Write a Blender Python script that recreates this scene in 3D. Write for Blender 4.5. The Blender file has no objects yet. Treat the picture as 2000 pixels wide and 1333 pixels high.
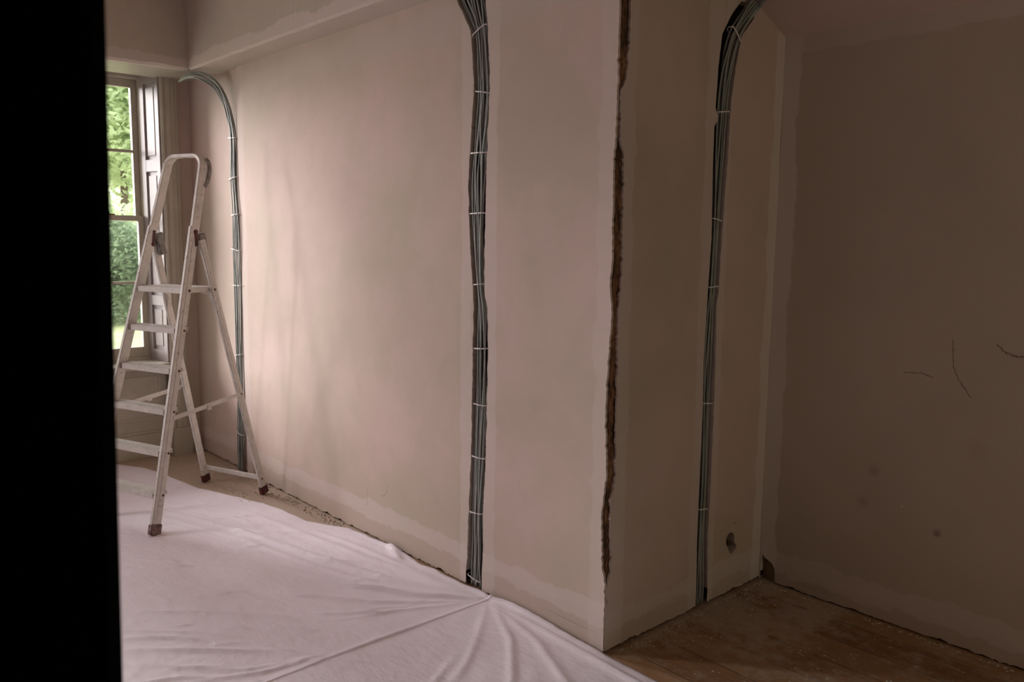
import bpy, bmesh, math, random
import numpy as np
from mathutils import Vector, Matrix, noise
random.seed(7)
C = bpy.context.scene
col = C.collection

# ------------------------------------------------------------------ camera
cd = bpy.data.cameras.new('camera'); cam = bpy.data.objects.new('camera', cd); col.objects.link(cam)
F_PX, YAW, PITCH, ROLL = 1618.74, -0.836008, -0.1261616, 0.0115431
cd.sensor_width = 36; cd.lens = F_PX/2000*36; cd.clip_start = .02; cd.clip_end = 300
fw = Vector((math.sin(YAW)*math.cos(PITCH), math.cos(YAW)*math.cos(PITCH), math.sin(PITCH)))
rt = Vector((math.cos(YAW), -math.sin(YAW), 0)); up = rt.cross(fw)
r2 = rt*math.cos(ROLL)+up*math.sin(ROLL); u2 = -rt*math.sin(ROLL)+up*math.cos(ROLL)
M = Matrix((r2, u2, -fw)).transposed().to_4x4(); M.translation = (0, 0, 1.6)
cam.matrix_world = M
cd.dof.use_dof = True; cd.dof.focus_distance = 4.0; cd.dof.aperture_fstop = 7.0
C.camera = cam

# ------------------------------------------------------------------ world, sun, light, exposure
w = bpy.data.worlds.new('world'); C.world = w; w.use_nodes = True
wb = w.node_tree.nodes['Background']; wb.inputs[0].default_value = (.86, .95, .88, 1); wb.inputs[1].default_value = 1.5
C.view_settings.view_transform = 'Standard'; C.view_settings.look = 'None'
C.view_settings.gamma = 1; C.view_settings.exposure = 1.0; C.view_settings.use_curve_mapping = False
sd = bpy.data.lights.new('hazy_sun', 'SUN'); sun = bpy.data.objects.new('hazy_sun', sd); col.objects.link(sun)
sd.energy = 5.9; sd.angle = math.radians(38); sd.color = (1, .93, .94)
sun.rotation_euler = Vector((1.0, .50, -.38)).to_track_quat('-Z', 'Y').to_euler()
def area(name, loc, direc, sx, sy, power, color):
    a = bpy.data.lights.new(name, 'AREA'); a.shape = 'RECTANGLE'; a.size = sx; a.size_y = sy
    a.energy = power; a.color = color
    o = bpy.data.objects.new(name, a); col.objects.link(o); o.location = loc
    o.rotation_euler = Vector(direc).to_track_quat('-Z', 'Y').to_euler()
    return o
# added unseen fill lamp, standing in for daylight at the hidden window_2
area('window_fill', (-6.18, -.7, 1.6), (1, .25, -.26), 1.1, 1.7, 71, (1, .94, .965))
# weak warm fill lamp added out of view in the hall, brightens the return wall
area('hall_fill', (1.9, 2.35, 1.5), (-1, .0, -.06), 1.0, 1.6, 5.9, (1, .86, .60))

# ------------------------------------------------------------------ node helpers / materials
def newmat(name):
    m = bpy.data.materials.new(name); m.use_nodes = True
    return m, m.node_tree, m.node_tree.nodes['Principled BSDF']
def N(nt, t, **kw):
    n = nt.nodes.new(t)
    for k, v in kw.items(): setattr(n, k, v)
    return n
def math_(nt, op, a, b=None, c=None, clamp=False):
    n = N(nt, 'ShaderNodeMath', operation=op); n.use_clamp = clamp
    for i, x in enumerate((a, b, c)):
        if x is None: continue
        if hasattr(x, 'is_linked'): nt.links.new(x, n.inputs[i])
        else: n.inputs[i].default_value = x
    return n.outputs[0]
def noise_(nt, scale, detail=4, rough=.6, vec=None, stretch=None):
    n = N(nt, 'ShaderNodeTexNoise'); n.inputs['Scale'].default_value = scale
    n.inputs['Detail'].default_value = detail; n.inputs['Roughness'].default_value = rough
    if vec is None:
        g = N(nt, 'ShaderNodeNewGeometry'); vec = g.outputs['Position']
    if stretch:
        mp = N(nt, 'ShaderNodeVectorMath', operation='MULTIPLY'); nt.links.new(vec, mp.inputs[0]); mp.inputs[1].default_value = stretch
        vec = mp.outputs[0]
    nt.links.new(vec, n.inputs['Vector'])
    return n.outputs[0]
def ramp(nt, fac, lo, hi):
    n = N(nt, 'ShaderNodeMapRange'); n.interpolation_type = 'SMOOTHSTEP'
    nt.links.new(fac, n.inputs[0]); n.inputs[1].default_value = lo; n.inputs[2].default_value = hi
    return n.outputs[0]
def mix(nt, fac, a, b):
    n = N(nt, 'ShaderNodeMix', data_type='RGBA')
    if hasattr(fac, 'is_linked'): nt.links.new(fac, n.inputs[0])
    else: n.inputs[0].default_value = fac
    for x, i in ((a, 6), (b, 7)):
        if hasattr(x, 'is_linked'): nt.links.new(x, n.inputs[i])
        else: n.inputs[i].default_value = (*x, 1)
    return n.outputs[2]
def bump(nt, bsdf, h, strength=.3, dist=.01):
    n = N(nt, 'ShaderNodeBump'); n.inputs['Strength'].default_value = strength; n.inputs['Distance'].default_value = dist
    nt.links.new(h, n.inputs['Height']); nt.links.new(n.outputs[0], bsdf.inputs['Normal'])
def simple(name, c, rough=.6, metal=0, c2=None, scale=20, bmp=0, stretch=None):
    m, nt, b = newmat(name); b.inputs['Roughness'].default_value = rough; b.inputs['Metallic'].default_value = metal
    n = noise_(nt, scale, 5, .6, stretch=stretch)
    nt.links.new(mix(nt, ramp(nt, n, .35, .65), c, c2 or tuple(x*.85 for x in c)), b.inputs['Base Color'])
    if bmp: bump(nt, b, n, bmp, .004)
    return m

PLASTER = (.62, .48, .425); PLASTER2 = (.52, .435, .35); SKIM = (.66, .57, .53); OLD = (.50, .40, .34)
def plaster(name, bands=(), cracks=(), spots=(), base=PLASTER, base2=PLASTER2, skim=SKIM):
    """bands: (axis, centre, halfwidth, colour, ragged) ; cracks: 2D polylines ((axis,axis), pts, width)"""
    m, nt, b = newmat(name); b.inputs['Roughness'].default_value = .78
    b.inputs['Specular IOR Level'].default_value = .25
    g = N(nt, 'ShaderNodeNewGeometry'); P = g.outputs['Position']
    sx = N(nt, 'ShaderNodeSeparateXYZ'); nt.links.new(P, sx.inputs[0]); XYZ = sx.outputs
    big = noise_(nt, 1.3, 4, .6, P); fine = noise_(nt, 9, 6, .65, P); wob = noise_(nt, 5, 5, .62, P)
    w2 = math_(nt, 'SUBTRACT', wob, .5)
    c = mix(nt, ramp(nt, big, .35, .68), base, base2)
    c = mix(nt, math_(nt, 'MULTIPLY', ramp(nt, fine, .45, .75), .25), c, OLD)
    for ax, ce, hw, colr, rag, *so in bands:
        sf, am = (so+[.006, .55][len(so):])[:2] if so else (.006, .55)
        d = math_(nt, 'ABSOLUTE', math_(nt, 'SUBTRACT', XYZ[ax], ce))
        d = math_(nt, 'ADD', d, math_(nt, 'MULTIPLY', w2, rag*1.6))
        d = math_(nt, 'ADD', d, math_(nt, 'MULTIPLY', math_(nt, 'SUBTRACT', fine, .5), .035))
        f = math_(nt, 'SUBTRACT', 1.0, ramp(nt, d, hw-sf, hw+sf))
        c = mix(nt, math_(nt, 'MULTIPLY', f, am), c, colr)
    for (a1, a2), pts, wd in cracks:
        cb = N(nt, 'ShaderNodeCombineXYZ'); nt.links.new(XYZ[a1], cb.inputs[0]); nt.links.new(XYZ[a2], cb.inputs[1])
        w3 = math_(nt, 'MULTIPLY', math_(nt, 'SUBTRACT', noise_(nt, 60, 2, .5, P), .5), .012)
        for (x0, y0), (x1, y1) in zip(pts, pts[1:]):
            dx, dy = x1-x0, y1-y0; L = math.hypot(dx, dy); tx, ty = dx/L, dy/L
            u = math_(nt, 'ADD', math_(nt, 'MULTIPLY', XYZ[a1], tx), math_(nt, 'MULTIPLY_ADD', XYZ[a2], ty, -(x0*tx+y0*ty)))
            u = math_(nt, 'SUBTRACT', u, math_(nt, 'MINIMUM', math_(nt, 'MAXIMUM', u, 0.), L))
            v = math_(nt, 'ADD', math_(nt, 'MULTIPLY', XYZ[a1], -ty), math_(nt, 'MULTIPLY_ADD', XYZ[a2], tx, -(-x0*ty+y0*tx)))
            v = math_(nt, 'ADD', v, w3)
            d = math_(nt, 'SQRT', math_(nt, 'ADD', math_(nt, 'MULTIPLY', u, u), math_(nt, 'MULTIPLY', v, v)))
            f = math_(nt, 'SUBTRACT', 1.0, ramp(nt, d, wd*.4, wd))
            c = mix(nt, math_(nt, 'MULTIPLY', f, .62), c, (.10, .07, .05))
    for (a1, a2), (x0, y0), r, colr in spots:
        u = math_(nt, 'SUBTRACT', XYZ[a1], x0); v = math_(nt, 'SUBTRACT', XYZ[a2], y0)
        d = math_(nt, 'SQRT', math_(nt, 'ADD', math_(nt, 'MULTIPLY', u, u), math_(nt, 'MULTIPLY', v, v)))
        d = math_(nt, 'ADD', d, math_(nt, 'MULTIPLY', w2, r))
        f = math_(nt, 'SUBTRACT', 1.0, ramp(nt, d, 0., r*1.3))
        c = mix(nt, math_(nt, 'MULTIPLY', f, .55), c, colr)
    nt.links.new(c, b.inputs['Base Color'])
    bump(nt, b, math_(nt, 'ADD', big, math_(nt, 'MULTIPLY', fine, .15)), .25, .03)
    return m

W = 'xyz'
mat_breast = plaster('plaster_breast', bands=[
    (2, .04, .10, OLD, .10), (2, .15, .045, SKIM, .07),
    (0, -2.85, .035, SKIM, .05), (0, -2.69, .045, SKIM, .04), (0, -2.01, .07, SKIM, .07, .006, .4),
    (0, -5.12, .04, SKIM, .05, .012, .4), (2, 2.52, .06, (.56, .50, .44), .10, .03, .5)],
    cracks=[((0, 2), [(-3.681, .257), (-3.675, .20), (-3.69, .162)],   .0018), ((0, 2), [(-3.486, .318), (-3.50, .27), (-3.54, .25)], .0014)])
mat_return = plaster('plaster_return', bands=[
    (2, .03, .07, OLD, .10), (2, .12, .04, SKIM, .09), (1, 2.35, .055, SKIM, .04), (1, 2.885, .05, SKIM, .04), (1, 2.98, .035, SKIM, .03),
    (1, 3.385, .05, (.70, .63, .58), .05, .008, .7)], spots=[((1, 2), (3.173, .325), .010, (.08, .05, .03))])
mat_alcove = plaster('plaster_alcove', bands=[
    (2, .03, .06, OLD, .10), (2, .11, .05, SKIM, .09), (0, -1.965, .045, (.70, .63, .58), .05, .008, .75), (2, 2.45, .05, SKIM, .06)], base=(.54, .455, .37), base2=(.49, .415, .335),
    cracks=[((0, 2), [(-1.062, 1.216), (-1.031, 1.19), (-.996, 1.181), (-.93, 1.182)], .0045),
            ((0, 2), [(-1.219, 1.219), (-1.209, 1.114), (-1.187, 1.069), (-1.161, 1.036), (-1.14, 1.004)], .003),
            ((0, 2), [(-1.396, 1.07), (-1.326, 1.075), (-1.282, 1.064)], .0028)],
    spots=[((0, 2), (-1.486, .64), .03, (.3, .22, .17)), ((0, 2), (-1.525, .497), .03, (.34, .25, .2)),
           ((0, 2), (-1.221, .441), .018, (.12, .08, .06)), ((0, 2), (-1.365, .516), .006, (.8, .76, .7)),
           ((0, 2), (-1.10, .80), .05, (.42, .34, .28))])
mat_plain = plaster('plaster_plain', bands=[])
mat_bulk = plaster('plaster_bulkhead', bands=[(2, 2.66, .05, SKIM, .06)], base=(.52, .46, .385), base2=(.46, .41, .34))
mat_paint = simple('cream_paint', (.50, .455, .375), .5, c2=(.45, .41, .335), scale=6)
mat_dark = simple('unlit_jamb_black', (.0015, .001, .0013), .95)  # near-black carries the shade of the unlit jamb in its colour
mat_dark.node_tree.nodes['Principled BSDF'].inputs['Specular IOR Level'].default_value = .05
mat_hall = simple('hall_plaster', (.16, .13, .11), .9)
mat_core = simple('exposed_timber_core', (.30, .15, .07), .9, c2=(.06, .03, .016), scale=42, bmp=1, stretch=(1, 1, .3))
mat_void = simple('chase_masonry_shaded', (.03, .018, .013), .95, c2=(.012, .008, .006), scale=25, bmp=.6)  # masonry, with the shade of the recesses put into its dark colour
mat_cable = simple('grey_cable_sheath', (.33, .35, .32), .42, c2=(.27, .29, .265), scale=12)
mat_cable_dk = simple('dark_grey_cable_sheath', (.22, .24, .22), .42, c2=(.18, .19, .18), scale=12)
mat_tie = simple('clear_cable_tie', (.85, .80, .78), .25)
mat_alu = None

# ------------------------------------------------------------------ mesh helpers
def link(name, me, mat=None, parent=None, kind=None):
    o = bpy.data.objects.new(name, me); col.objects.link(o)
    if mat: me.materials.append(mat)
    if parent: o.parent = parent
    if kind: o['kind'] = kind
    return o
def frombm(name, bm, mat, parent=None, kind=None, smooth=False):
    bmesh.ops.recalc_face_normals(bm, faces=bm.faces)
    me = bpy.data.meshes.new(name); bm.to_mesh(me); bm.free()
    if smooth: me.polygons.foreach_set('use_smooth', [True]*len(me.polygons))
    return link(name, me, mat, parent, kind)
def box(bm, x0, x1, y0, y1, z0, z1):
    vs = [bm.verts.new((x, y, z)) for x in (x0, x1) for y in (y0, y1) for z in (z0, z1)]
    for f in ((0, 1, 3, 2), (4, 6, 7, 5), (0, 4, 5, 1), (2, 3, 7, 6), (0, 2, 6, 4), (1, 5, 7, 3)):
        bm.faces.new([vs[i] for i in f])
def obox(bm, c, X, Y, Z):                       # oriented box, half vectors
    c = Vector(c)
    vs = [bm.verts.new(c+X*a+Y*b+Z*d) for a in (-1, 1) for b in (-1, 1) for d in (-1, 1)]
    for f in ((0, 1, 3, 2), (4, 6, 7, 5), (0, 4, 5, 1), (2, 3, 7, 6), (0, 2, 6, 4), (1, 5, 7, 3)):
        bm.faces.new([vs[i] for i in f])
def struct(name, boxes, mat, bevel=0, parent=None):
    bm = bmesh.new()
    for b in boxes: box(bm, *b)
    if bevel: bmesh.ops.bevel(bm, geom=bm.edges[:], offset=bevel, segments=2, affect='EDGES')
    return frombm(name, bm, mat, parent, None if parent else 'structure')
def tag(o, label, cat, group=None):
    o['label'] = label; o['category'] = cat
    if group: o['group'] = group
    return o
def empty(name, loc):
    o = bpy.data.objects.new(name, None); col.objects.link(o); o.location = loc; o.empty_display_size = .1
    return o
def put(o, root):                               # parent keeping world coordinates of mesh built in world space
    o.parent = root; o.matrix_parent_inverse = Matrix.Translation(root.location).inverted()
    return o
def interp(pts, z):                             # pts (s,z) sorted by z descending
    if z >= pts[0][1]: return pts[0][0]
    for (s0, z0), (s1, z1) in zip(pts, pts[1:]):
        if z >= z1: return s0+(s1-s0)*(z0-z)/(z0-z1)
    return pts[-1][0]
def nz(s, z, k=30, seed=0): return noise.noise(Vector((s*k, z*k, seed)))

def wall_sheet(name, mat, left, right, holes, ztop, place, depth, s_bottom=.01, rag=.012, zb=.07, step=.014, seed=0):
    """plaster skin with ragged openings. left/right: z->s. holes: (zlo, zhi, L(z), R(z))"""
    bm = bmesh.new()
    n = int((ztop-zb)/step); zs = [zb+(ztop-zb)*i/n for i in range(n+1)]
    def quad(a, b, c_, d):
        vs = [bm.verts.new(place(*p)) for p in (a, b, c_, d)]
        bm.faces.new(vs)
    def bounds(z):
        xs = [left(z)]
        for lo, hi, L, Rr in holes:
            l, r = L(z), Rr(z)
            if not lo <= z <= hi: m_ = (l+r)/2; l = r = m_
            xs += [l, r]
        return xs+[right(z)]
    B = [bounds(z) for z in zs]
    for i in range(n):
        a, b = B[i], B[i+1]; z0, z1 = zs[i], zs[i+1]
        for k in range(0, len(a), 2):
            quad((a[k], z0, 0), (a[k+1], z0, 0), (b[k+1], z1, 0), (b[k], z1, 0))
        for k in range(0, len(a)):               # reveals
            dq = depth if 0 < k < len(a)-1 else .010
            quad((a[k], z0, 0), (a[k], z0, dq), (b[k], z1, dq), (b[k], z1, 0))
        for k in range(1, len(a)-1, 2):          # caps of short holes
            wa, wb_ = a[k+1]-a[k], b[k+1]-b[k]
            if (wa < 1e-6) != (wb_ < 1e-6): pass
    # ragged bottom strip
    a = B[0]
    for k in range(0, len(a), 2):
        m_ = max(1, int((a[k+1]-a[k])/.012))
        ss = [a[k]+(a[k+1]-a[k])*j/m_ for j in range(m_+1)]
        zz = [max(.001, s_bottom+rag*(nz(s, 0, 14, seed)+.7*nz(s, 0, 60, seed+3))) for s in ss]
        for j in range(m_):
            quad((ss[j], zz[j], 0), (ss[j+1], zz[j+1], 0), (ss[j+1], zb, 0), (ss[j], zb, 0))
            quad((ss[j], zz[j], 0), (ss[j+1], zz[j+1], 0), (ss[j+1], zz[j+1], depth), (ss[j], zz[j], depth))
    bmesh.ops.remove_doubles(bm, verts=bm.verts, dist=1e-5)
    return frombm(name, bm, mat, None, 'structure')

# ------------------------------------------------------------------ room shell
TOP = 2.637
C2L = [(-2.93, 2.65), (-2.914, 2.6), (-2.823, 2.458), (-2.808, 2.331), (-2.797, 2.203), (-2.813, 2.078), (-2.825, 1.957), (-2.835, 1.842), (-2.83, 1.695), (-2.819, 1.556), (-2.8, 1.39), (-2.792, 1.29), (-2.797, 1.115), (-2.799, .856), (-2.807, .609), (-2.82, .356), (-2.826, .184), (-2.843, -.01)]
C2R = [(-2.76, 2.65), (-2.743, 2.567), (-2.726, 2.442), (-2.718, 2.318), (-2.713, 2.194), (-2.721, 2.07), (-2.73, 1.95), (-2.732, 1.838), (-2.737, 1.694), (-2.739, 1.558), (-2.741, 1.393), (-2.719, 1.295), (-2.71, 1.125), (-2.714, .869), (-2.722, .627), (-2.737, .377), (-2.735, .211), (-2.744, .023)]
C3L = [(3.09, 2.57), (3.019, 2.50), (2.954, 2.409), (2.931, 2.287), (2.924, 2.145), (2.919, 1.922), (2.919, 1.675), (2.909, 1.402), (2.905, 1.317), (2.894, 1.103), (2.9, .906), (2.903, .595), (2.901, .301), (2.909, .009)]
C3R = [(3.21, 2.57), (3.149, 2.52), (3.056, 2.426), (3.022, 2.299), (3.003, 2.154), (2.992, 1.927), (2.981, 1.676), (2.972, 1.4), (2.96, 1.314), (2.965, 1.097), (2.968, .898), (2.972, .582), (2.966, .285), (2.983, -.013)]
G3 = [(.03, 2.45), (.022, 2.3), (.02, 2.12), (.002, 2.09), (.004, 2.07), (.024, 2.05), (.022, 1.9), (.012, 1.7), (.004, 1.6), (.006, 1.3), (.004, .8), (.008, .5), (.004, .2)]
# profile of the broken arris: width of missing plaster on the return side / front side, by height
BRK = [(.055, 2.9), (.055, 2.43), (.056, 2.25), (.042, 2.15), (.014, 2.12), (.020, 2.0), (.022, 1.93), (.046, 1.90), (.047, 1.53), (.047, 1.42), (.032, 1.33), (.040, 1.15), (.040, .96), (.044, .70), (.022, .58), (.030, .42), (.034, .33), (.010, .27), (.008, .0)]
BRF = [(.002, 2.9), (.002, 2.26), (.0, 2.15), (.004, 2.12), (.005, 1.95), (.012, 1.90), (.006, 1.53), (.014, 1.42), (.0, 1.33), (.012, 1.15), (.020, .96), (.006, .71), (.026, .56), (.016, .34), (.0, .28), (.0, 0)]
CX = -2.0
# front face of the chimney breast, standing 3 cm proud of the strip by the window corner
def jL(z): return interp(C2L, z)-.006+.006*nz(0, z, 18, 1)+.003*nz(0, z, 70, 2)
def jR(z): return interp(C2R, z)+.012+.007*nz(0, z, 16, 4)+.003*nz(0, z, 80, 5)
def brf(z): return CX-interp(BRF, z)-.007*abs(nz(0, z, 25, 6))-.007*max(0, nz(0, z, 70, 7))
wall_sheet('wall_front', mat_breast, lambda z: -5.16+.002*nz(0, z, 6, 8), brf,
           [(0, 9, jL, jR)], 3.1, lambda s, z, d: (s, 2.3+d+.003*nz(s*.3, z*.3, 8, 2), z), .05, seed=1, step=.007)
wall_sheet('wall_front_corner', mat_breast, lambda z: -6.0, lambda z: -5.12, [], 3.1, lambda s, z, d: (s, 2.325+d, z), .02, seed=2)
struct('wall_front_masonry', [(-6.0, -2.06, 2.345, 2.5, 0, 3.1)], mat_void)
# return side of the breast
def k3L(z): return interp(C3L, z)-.004-interp(G3, z)-.004*abs(nz(1, z, 20, 1))
def k3R(z): return interp(C3R, z)+.004+.004*nz(2, z, 20, 1)+.003*nz(2, z, 60, 1)
def brr(z): return 2.3+interp(BRK, z)+.009*nz(0, z, 22, 16)+.008*nz(0, z, 70, 17)
hL = [(3.13, .285), (3.112, .262), (3.118, .235), (3.138, .205), (3.15, .185)]
hR = [(3.16, .285), (3.180, .262), (3.178, .235), (3.205, .205), (3.17, .185)]
wall_sheet('wall_return', mat_return, brr, lambda z: 3.4,
           [(0, 2.56, k3L, k3R), (.188, .284, lambda z: interp(hL, z), lambda z: interp(hR, z))], 3.1,
           lambda s, z, d: (CX-d+.003*nz(s*.4, z*.4, 8, 3), s, z), .05, s_bottom=.010, rag=.011, step=.007, seed=3)
struct('wall_return_masonry', [(-2.3, -2.045, 2.5, 3.45, 0, 3.1)], mat_void)
# exposed timber/brick at the broken arris
bm = bmesh.new(); cols = []
nr = 420
for i in range(nr+1):
    z = 3.1*i/nr; row = []
    prof = [(-2.09, 2.315), (-2.03, 2.313), (-2.012, 2.314), (-2.012, 2.325), (-2.013, 2.345), (-2.014, 2.37), (-2.016, 2.52)]
    for j, (x, y) in enumerate(prof):
        d = .008*nz(j*.06, z, 26, 20)+.005*nz(j*.12, z, 75, 21)
        row.append(bm.verts.new((x+d, y+.6*d, z)))
    cols.append(row)
for a, b in zip(cols, cols[1:]):
    for j in range(len(a)-1): bm.faces.new((a[j], a[j+1], b[j+1], b[j]))
frombm('wall_corner_core', bm, mat_core, None, 'structure')
# alcove back wall, with a knocked-out patch low in the corner
pL = [(-1.985, .115), (-1.992, .10), (-1.992, .03)]; pR = [(-1.985, .115), (-1.94, .10), (-1.92, .075), (-1.915, .03)]
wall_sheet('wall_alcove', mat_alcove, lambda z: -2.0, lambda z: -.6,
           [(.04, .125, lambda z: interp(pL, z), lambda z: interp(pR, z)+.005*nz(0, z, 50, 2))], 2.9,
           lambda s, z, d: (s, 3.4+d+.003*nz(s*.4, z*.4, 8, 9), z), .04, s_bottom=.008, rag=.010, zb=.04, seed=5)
struct('wall_alcove_masonry', [(-2.05, -.6, 3.435, 3.6, 0, 3.1)], simple('raw_render', (.30, .22, .13), .95, c2=(.18, .12, .07), scale=18, bmp=.8))
# sloping alcove ceiling (lower over the back wall)
bm = bmesh.new()
def zc(y): return 2.473+.42*(3.4-y)
A = [(-2.02, 2.3), (-.6, 2.3), (-.6, 3.45), (-2.02, 3.45)]
lo = [bm.verts.new((x, y, zc(y))) for x, y in A]; hi = [bm.verts.new((x, y, 3.1)) for x, y in A]
bm.faces.new(lo); bm.faces.new(hi)
for i in range(4): bm.faces.new((lo[i], lo[(i+1) % 4], hi[(i+1) % 4], hi[i]))
frombm('ceiling_alcove', bm, mat_plain, None, 'structure')
# bulkheads (boxed cornice) over the breast wall and over the window
def ragged_bulk():
    bm = bmesh.new()
    n = 300; xs = [-5.5+3.52*i/n for i in range(n+1)]
    rows = [[], [], [], []]
    for x in xs:
        a = .005*nz(x, 0, 9, 30)+.003*nz(x, 0, 40, 31)
        rows[0].append(bm.verts.new((x, 2.135, 3.1))); rows[1].append(bm.verts.new((x, 2.135+a*.5, TOP+.012+a)))
        rows[2].append(bm.verts.new((x, 2.147+a*.5, TOP+a*.7))); rows[3].append(bm.verts.new((x, 2.34, TOP-.004)))
    for p, q in zip(rows, rows[1:]):
        for i in range(n): bm.faces.new((p[i], p[i+1], q[i+1], q[i]))
    bm.faces.new([r[-1] for r in rows]+[bm.verts.new((xs[-1], 2.34, 3.1))])
    return frombm('ceiling_bulkhead', bm, mat_bulk, None, 'structure', smooth=False)
ragged_bulk()
bm = bmesh.new()
n = 200; rows = [[], [], [], []]
for i in range(n+1):
    y = -3+5.14*i/n; a = .006*nz(0, y, 8, 33)+.004*nz(0, y, 30, 34)
    for k, (x, z) in enumerate(((-5.5, 3.1), (-5.5+a*.5, TOP+.015+a), (-5.52, TOP+a), (-5.62+a, TOP+.012))): rows[k].append(bm.verts.new((x, y, z)))
for p, q in zip(rows, rows[1:]):
    for i in range(n): bm.faces.new((p[i], p[i+1], q[i+1], q[i]))
frombm('ceiling_window_bulkhead', bm, mat_bulk, None, 'structure')
struct('ceiling_window_soffit', [(-6.0, -5.56, -3, 2.36, TOP+.012, TOP+.05)], mat_paint)
struct('ceiling', [(-6.6, -.55, -3.2, 2.6, 3.1, 3.3)], mat_plain)
# window wall with the seen opening and an added unseen one
def window_wall():
    W1 = (.93, 2.10); W2 = (-1.9, -.75)
    segs = [(-6.5, -6.0, 2.20, 2.5, 0, 3.1), (-6.5, -6.0, W2[1], W1[0], 0, 3.1), (-6.5, -6.0, -3.2, W2[0], 0, 3.1)]
    for a, b in (W1, W2):
        b2 = b+.10 if a > 0 else b
        segs += [(-6.5, -6.0, a, b2, 2.72, 3.1), (-6.5, -6.06, a, b2, 0, .66)]
    segs.append((-6.5, -6.21, 2.10, 2.2, .66, 2.72))
    struct('wall_window', segs, mat_plain)
window_wall()
# remaining walls of the room, and the hall the camera stands in
struct('wall_rear', [(-6.6, -.6, -3.2, -3.0, 0, 3.1)], mat_plain)
bm = bmesh.new()                                                 # partition with its dark doorway lining, a little out of plumb
def tilt(z): return .141+.0217*z
vs = []
for z in (0, 3.1):
    vs.append([bm.verts.new(p) for p in ((-.72, -3.0, z), (-.6, -3.0, z), (-.6, tilt(z)-.02, z), (-.72, tilt(z)-.02, z))])
bm.faces.new(vs[0]); bm.faces.new(vs[1])
for i in range(4): bm.faces.new((vs[0][i], vs[0][(i+1) % 4], vs[1][(i+1) % 4], vs[1][i]))
frombm('wall_partition', bm, mat_hall, None, 'structure')
bm = bmesh.new(); vs = []
for z in (0.0, 2.75):
    t = tilt(z)
    vs.append([bm.verts.new(p) for p in ((-.735, t-.12, z), (-.585, t-.12, z), (-.585, t-.012, z), (-.597, t, z), (-.735, t, z))])
bm.faces.new(vs[0]); bm.faces.new(vs[1])
for i in range(5): bm.faces.new((vs[0][i], vs[0][(i+1) % 5], vs[1][(i+1) % 5], vs[1][i]))
o = frombm('door_1', bm, mat_dark, None, 'structure')
struct('wall_lintel', [(-.72, -.6, .2, 3.4, 2.75, 3.1)], mat_hall)
struct('wall_hall', [(-.6, 2.0, -2.0, -1.9, 0, 3.1), (2.0, 2.1, -2.0, 3.6, 0, 3.1), (-.6, 2.0, 3.4, 3.6, 0, 3.1)], mat_hall)
struct('ceiling_hall', [(-.6, 2.1, -2.0, 3.6, 3.1, 3.2)], mat_hall)

# floor: bare boards under dust and plaster crumbs
def floor_mat():
    m, nt, b = newmat('dusty_boards'); b.inputs['Roughness'].default_value = .75
    g = N(nt, 'ShaderNodeNewGeometry'); P = g.outputs['Position']; sx = N(nt, 'ShaderNodeSeparateXYZ'); nt.links.new(P, sx.inputs[0])
    yb = math_(nt, 'DIVIDE', sx.outputs[1], .175)
    fr = math_(nt, 'FRACT', math_(nt, 'ADD', yb, .3)); idx = math_(nt, 'FLOOR', math_(nt, 'ADD', yb, .3))
    wn = N(nt, 'ShaderNodeTexWhiteNoise', noise_dimensions='1D'); nt.links.new(idx, wn.inputs['W'])
    grain = noise_(nt, 6, 6, .65, P, stretch=(1, 9, 1))
    c = mix(nt, ramp(nt, grain, .3, .7), (.30, .155, .07), (.19, .09, .045))
    c = mix(nt, math_(nt, 'MULTIPLY', wn.outputs[0], .55), c, (.40, .24, .11))
    gap = math_(nt, 'SUBTRACT', 1.0, ramp(nt, math_(nt, 'MINIMUM', fr, math_(nt, 'SUBTRACT', 1.0, fr)), .008, .03))
    c = mix(nt, math_(nt, 'MULTIPLY', gap, .55), c, (.035, .018, .01))
    # dust: heavier near the window (x<-3.5) and in the alcove against the breast
    big = noise_(nt, 3.2, 6, .7, P); cr = noise_(nt, 16, 5, .7, P)
    nearw = math_(nt, 'SUBTRACT', 1.0, ramp(nt, sx.outputs[0], -3.9, -3.2))
    alc = math_(nt, 'MULTIPLY', ramp(nt, sx.outputs[1], 2.45, 2.75), math_(nt, 'SUBTRACT', 1.0, ramp(nt, sx.outputs[0], -1.75, -1.25)))
    d = math_(nt, 'ADD', math_(nt, 'MULTIPLY', big, .55), math_(nt, 'MULTIPLY', cr, .45))
    d = math_(nt, 'ADD', d, math_(nt, 'MULTIPLY', alc, .075)); d = math_(nt, 'ADD', d, math_(nt, 'MULTIPLY', nearw, .32))
    f = ramp(nt, d, .45, .64)
    c = mix(nt, math_(nt, 'MULTIPLY', f, .75), c, (.46, .37, .30))
    nt.links.new(c, b.inputs['Base Color'])
    bump(nt, b, math_(nt, 'SUBTRACT', math_(nt, 'MULTIPLY', f, .5), gap), .4, .004)
    return m
struct('floor', [(-6.6, 2.1, -3.2, 3.6, -.12, 0)], floor_mat())

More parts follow.
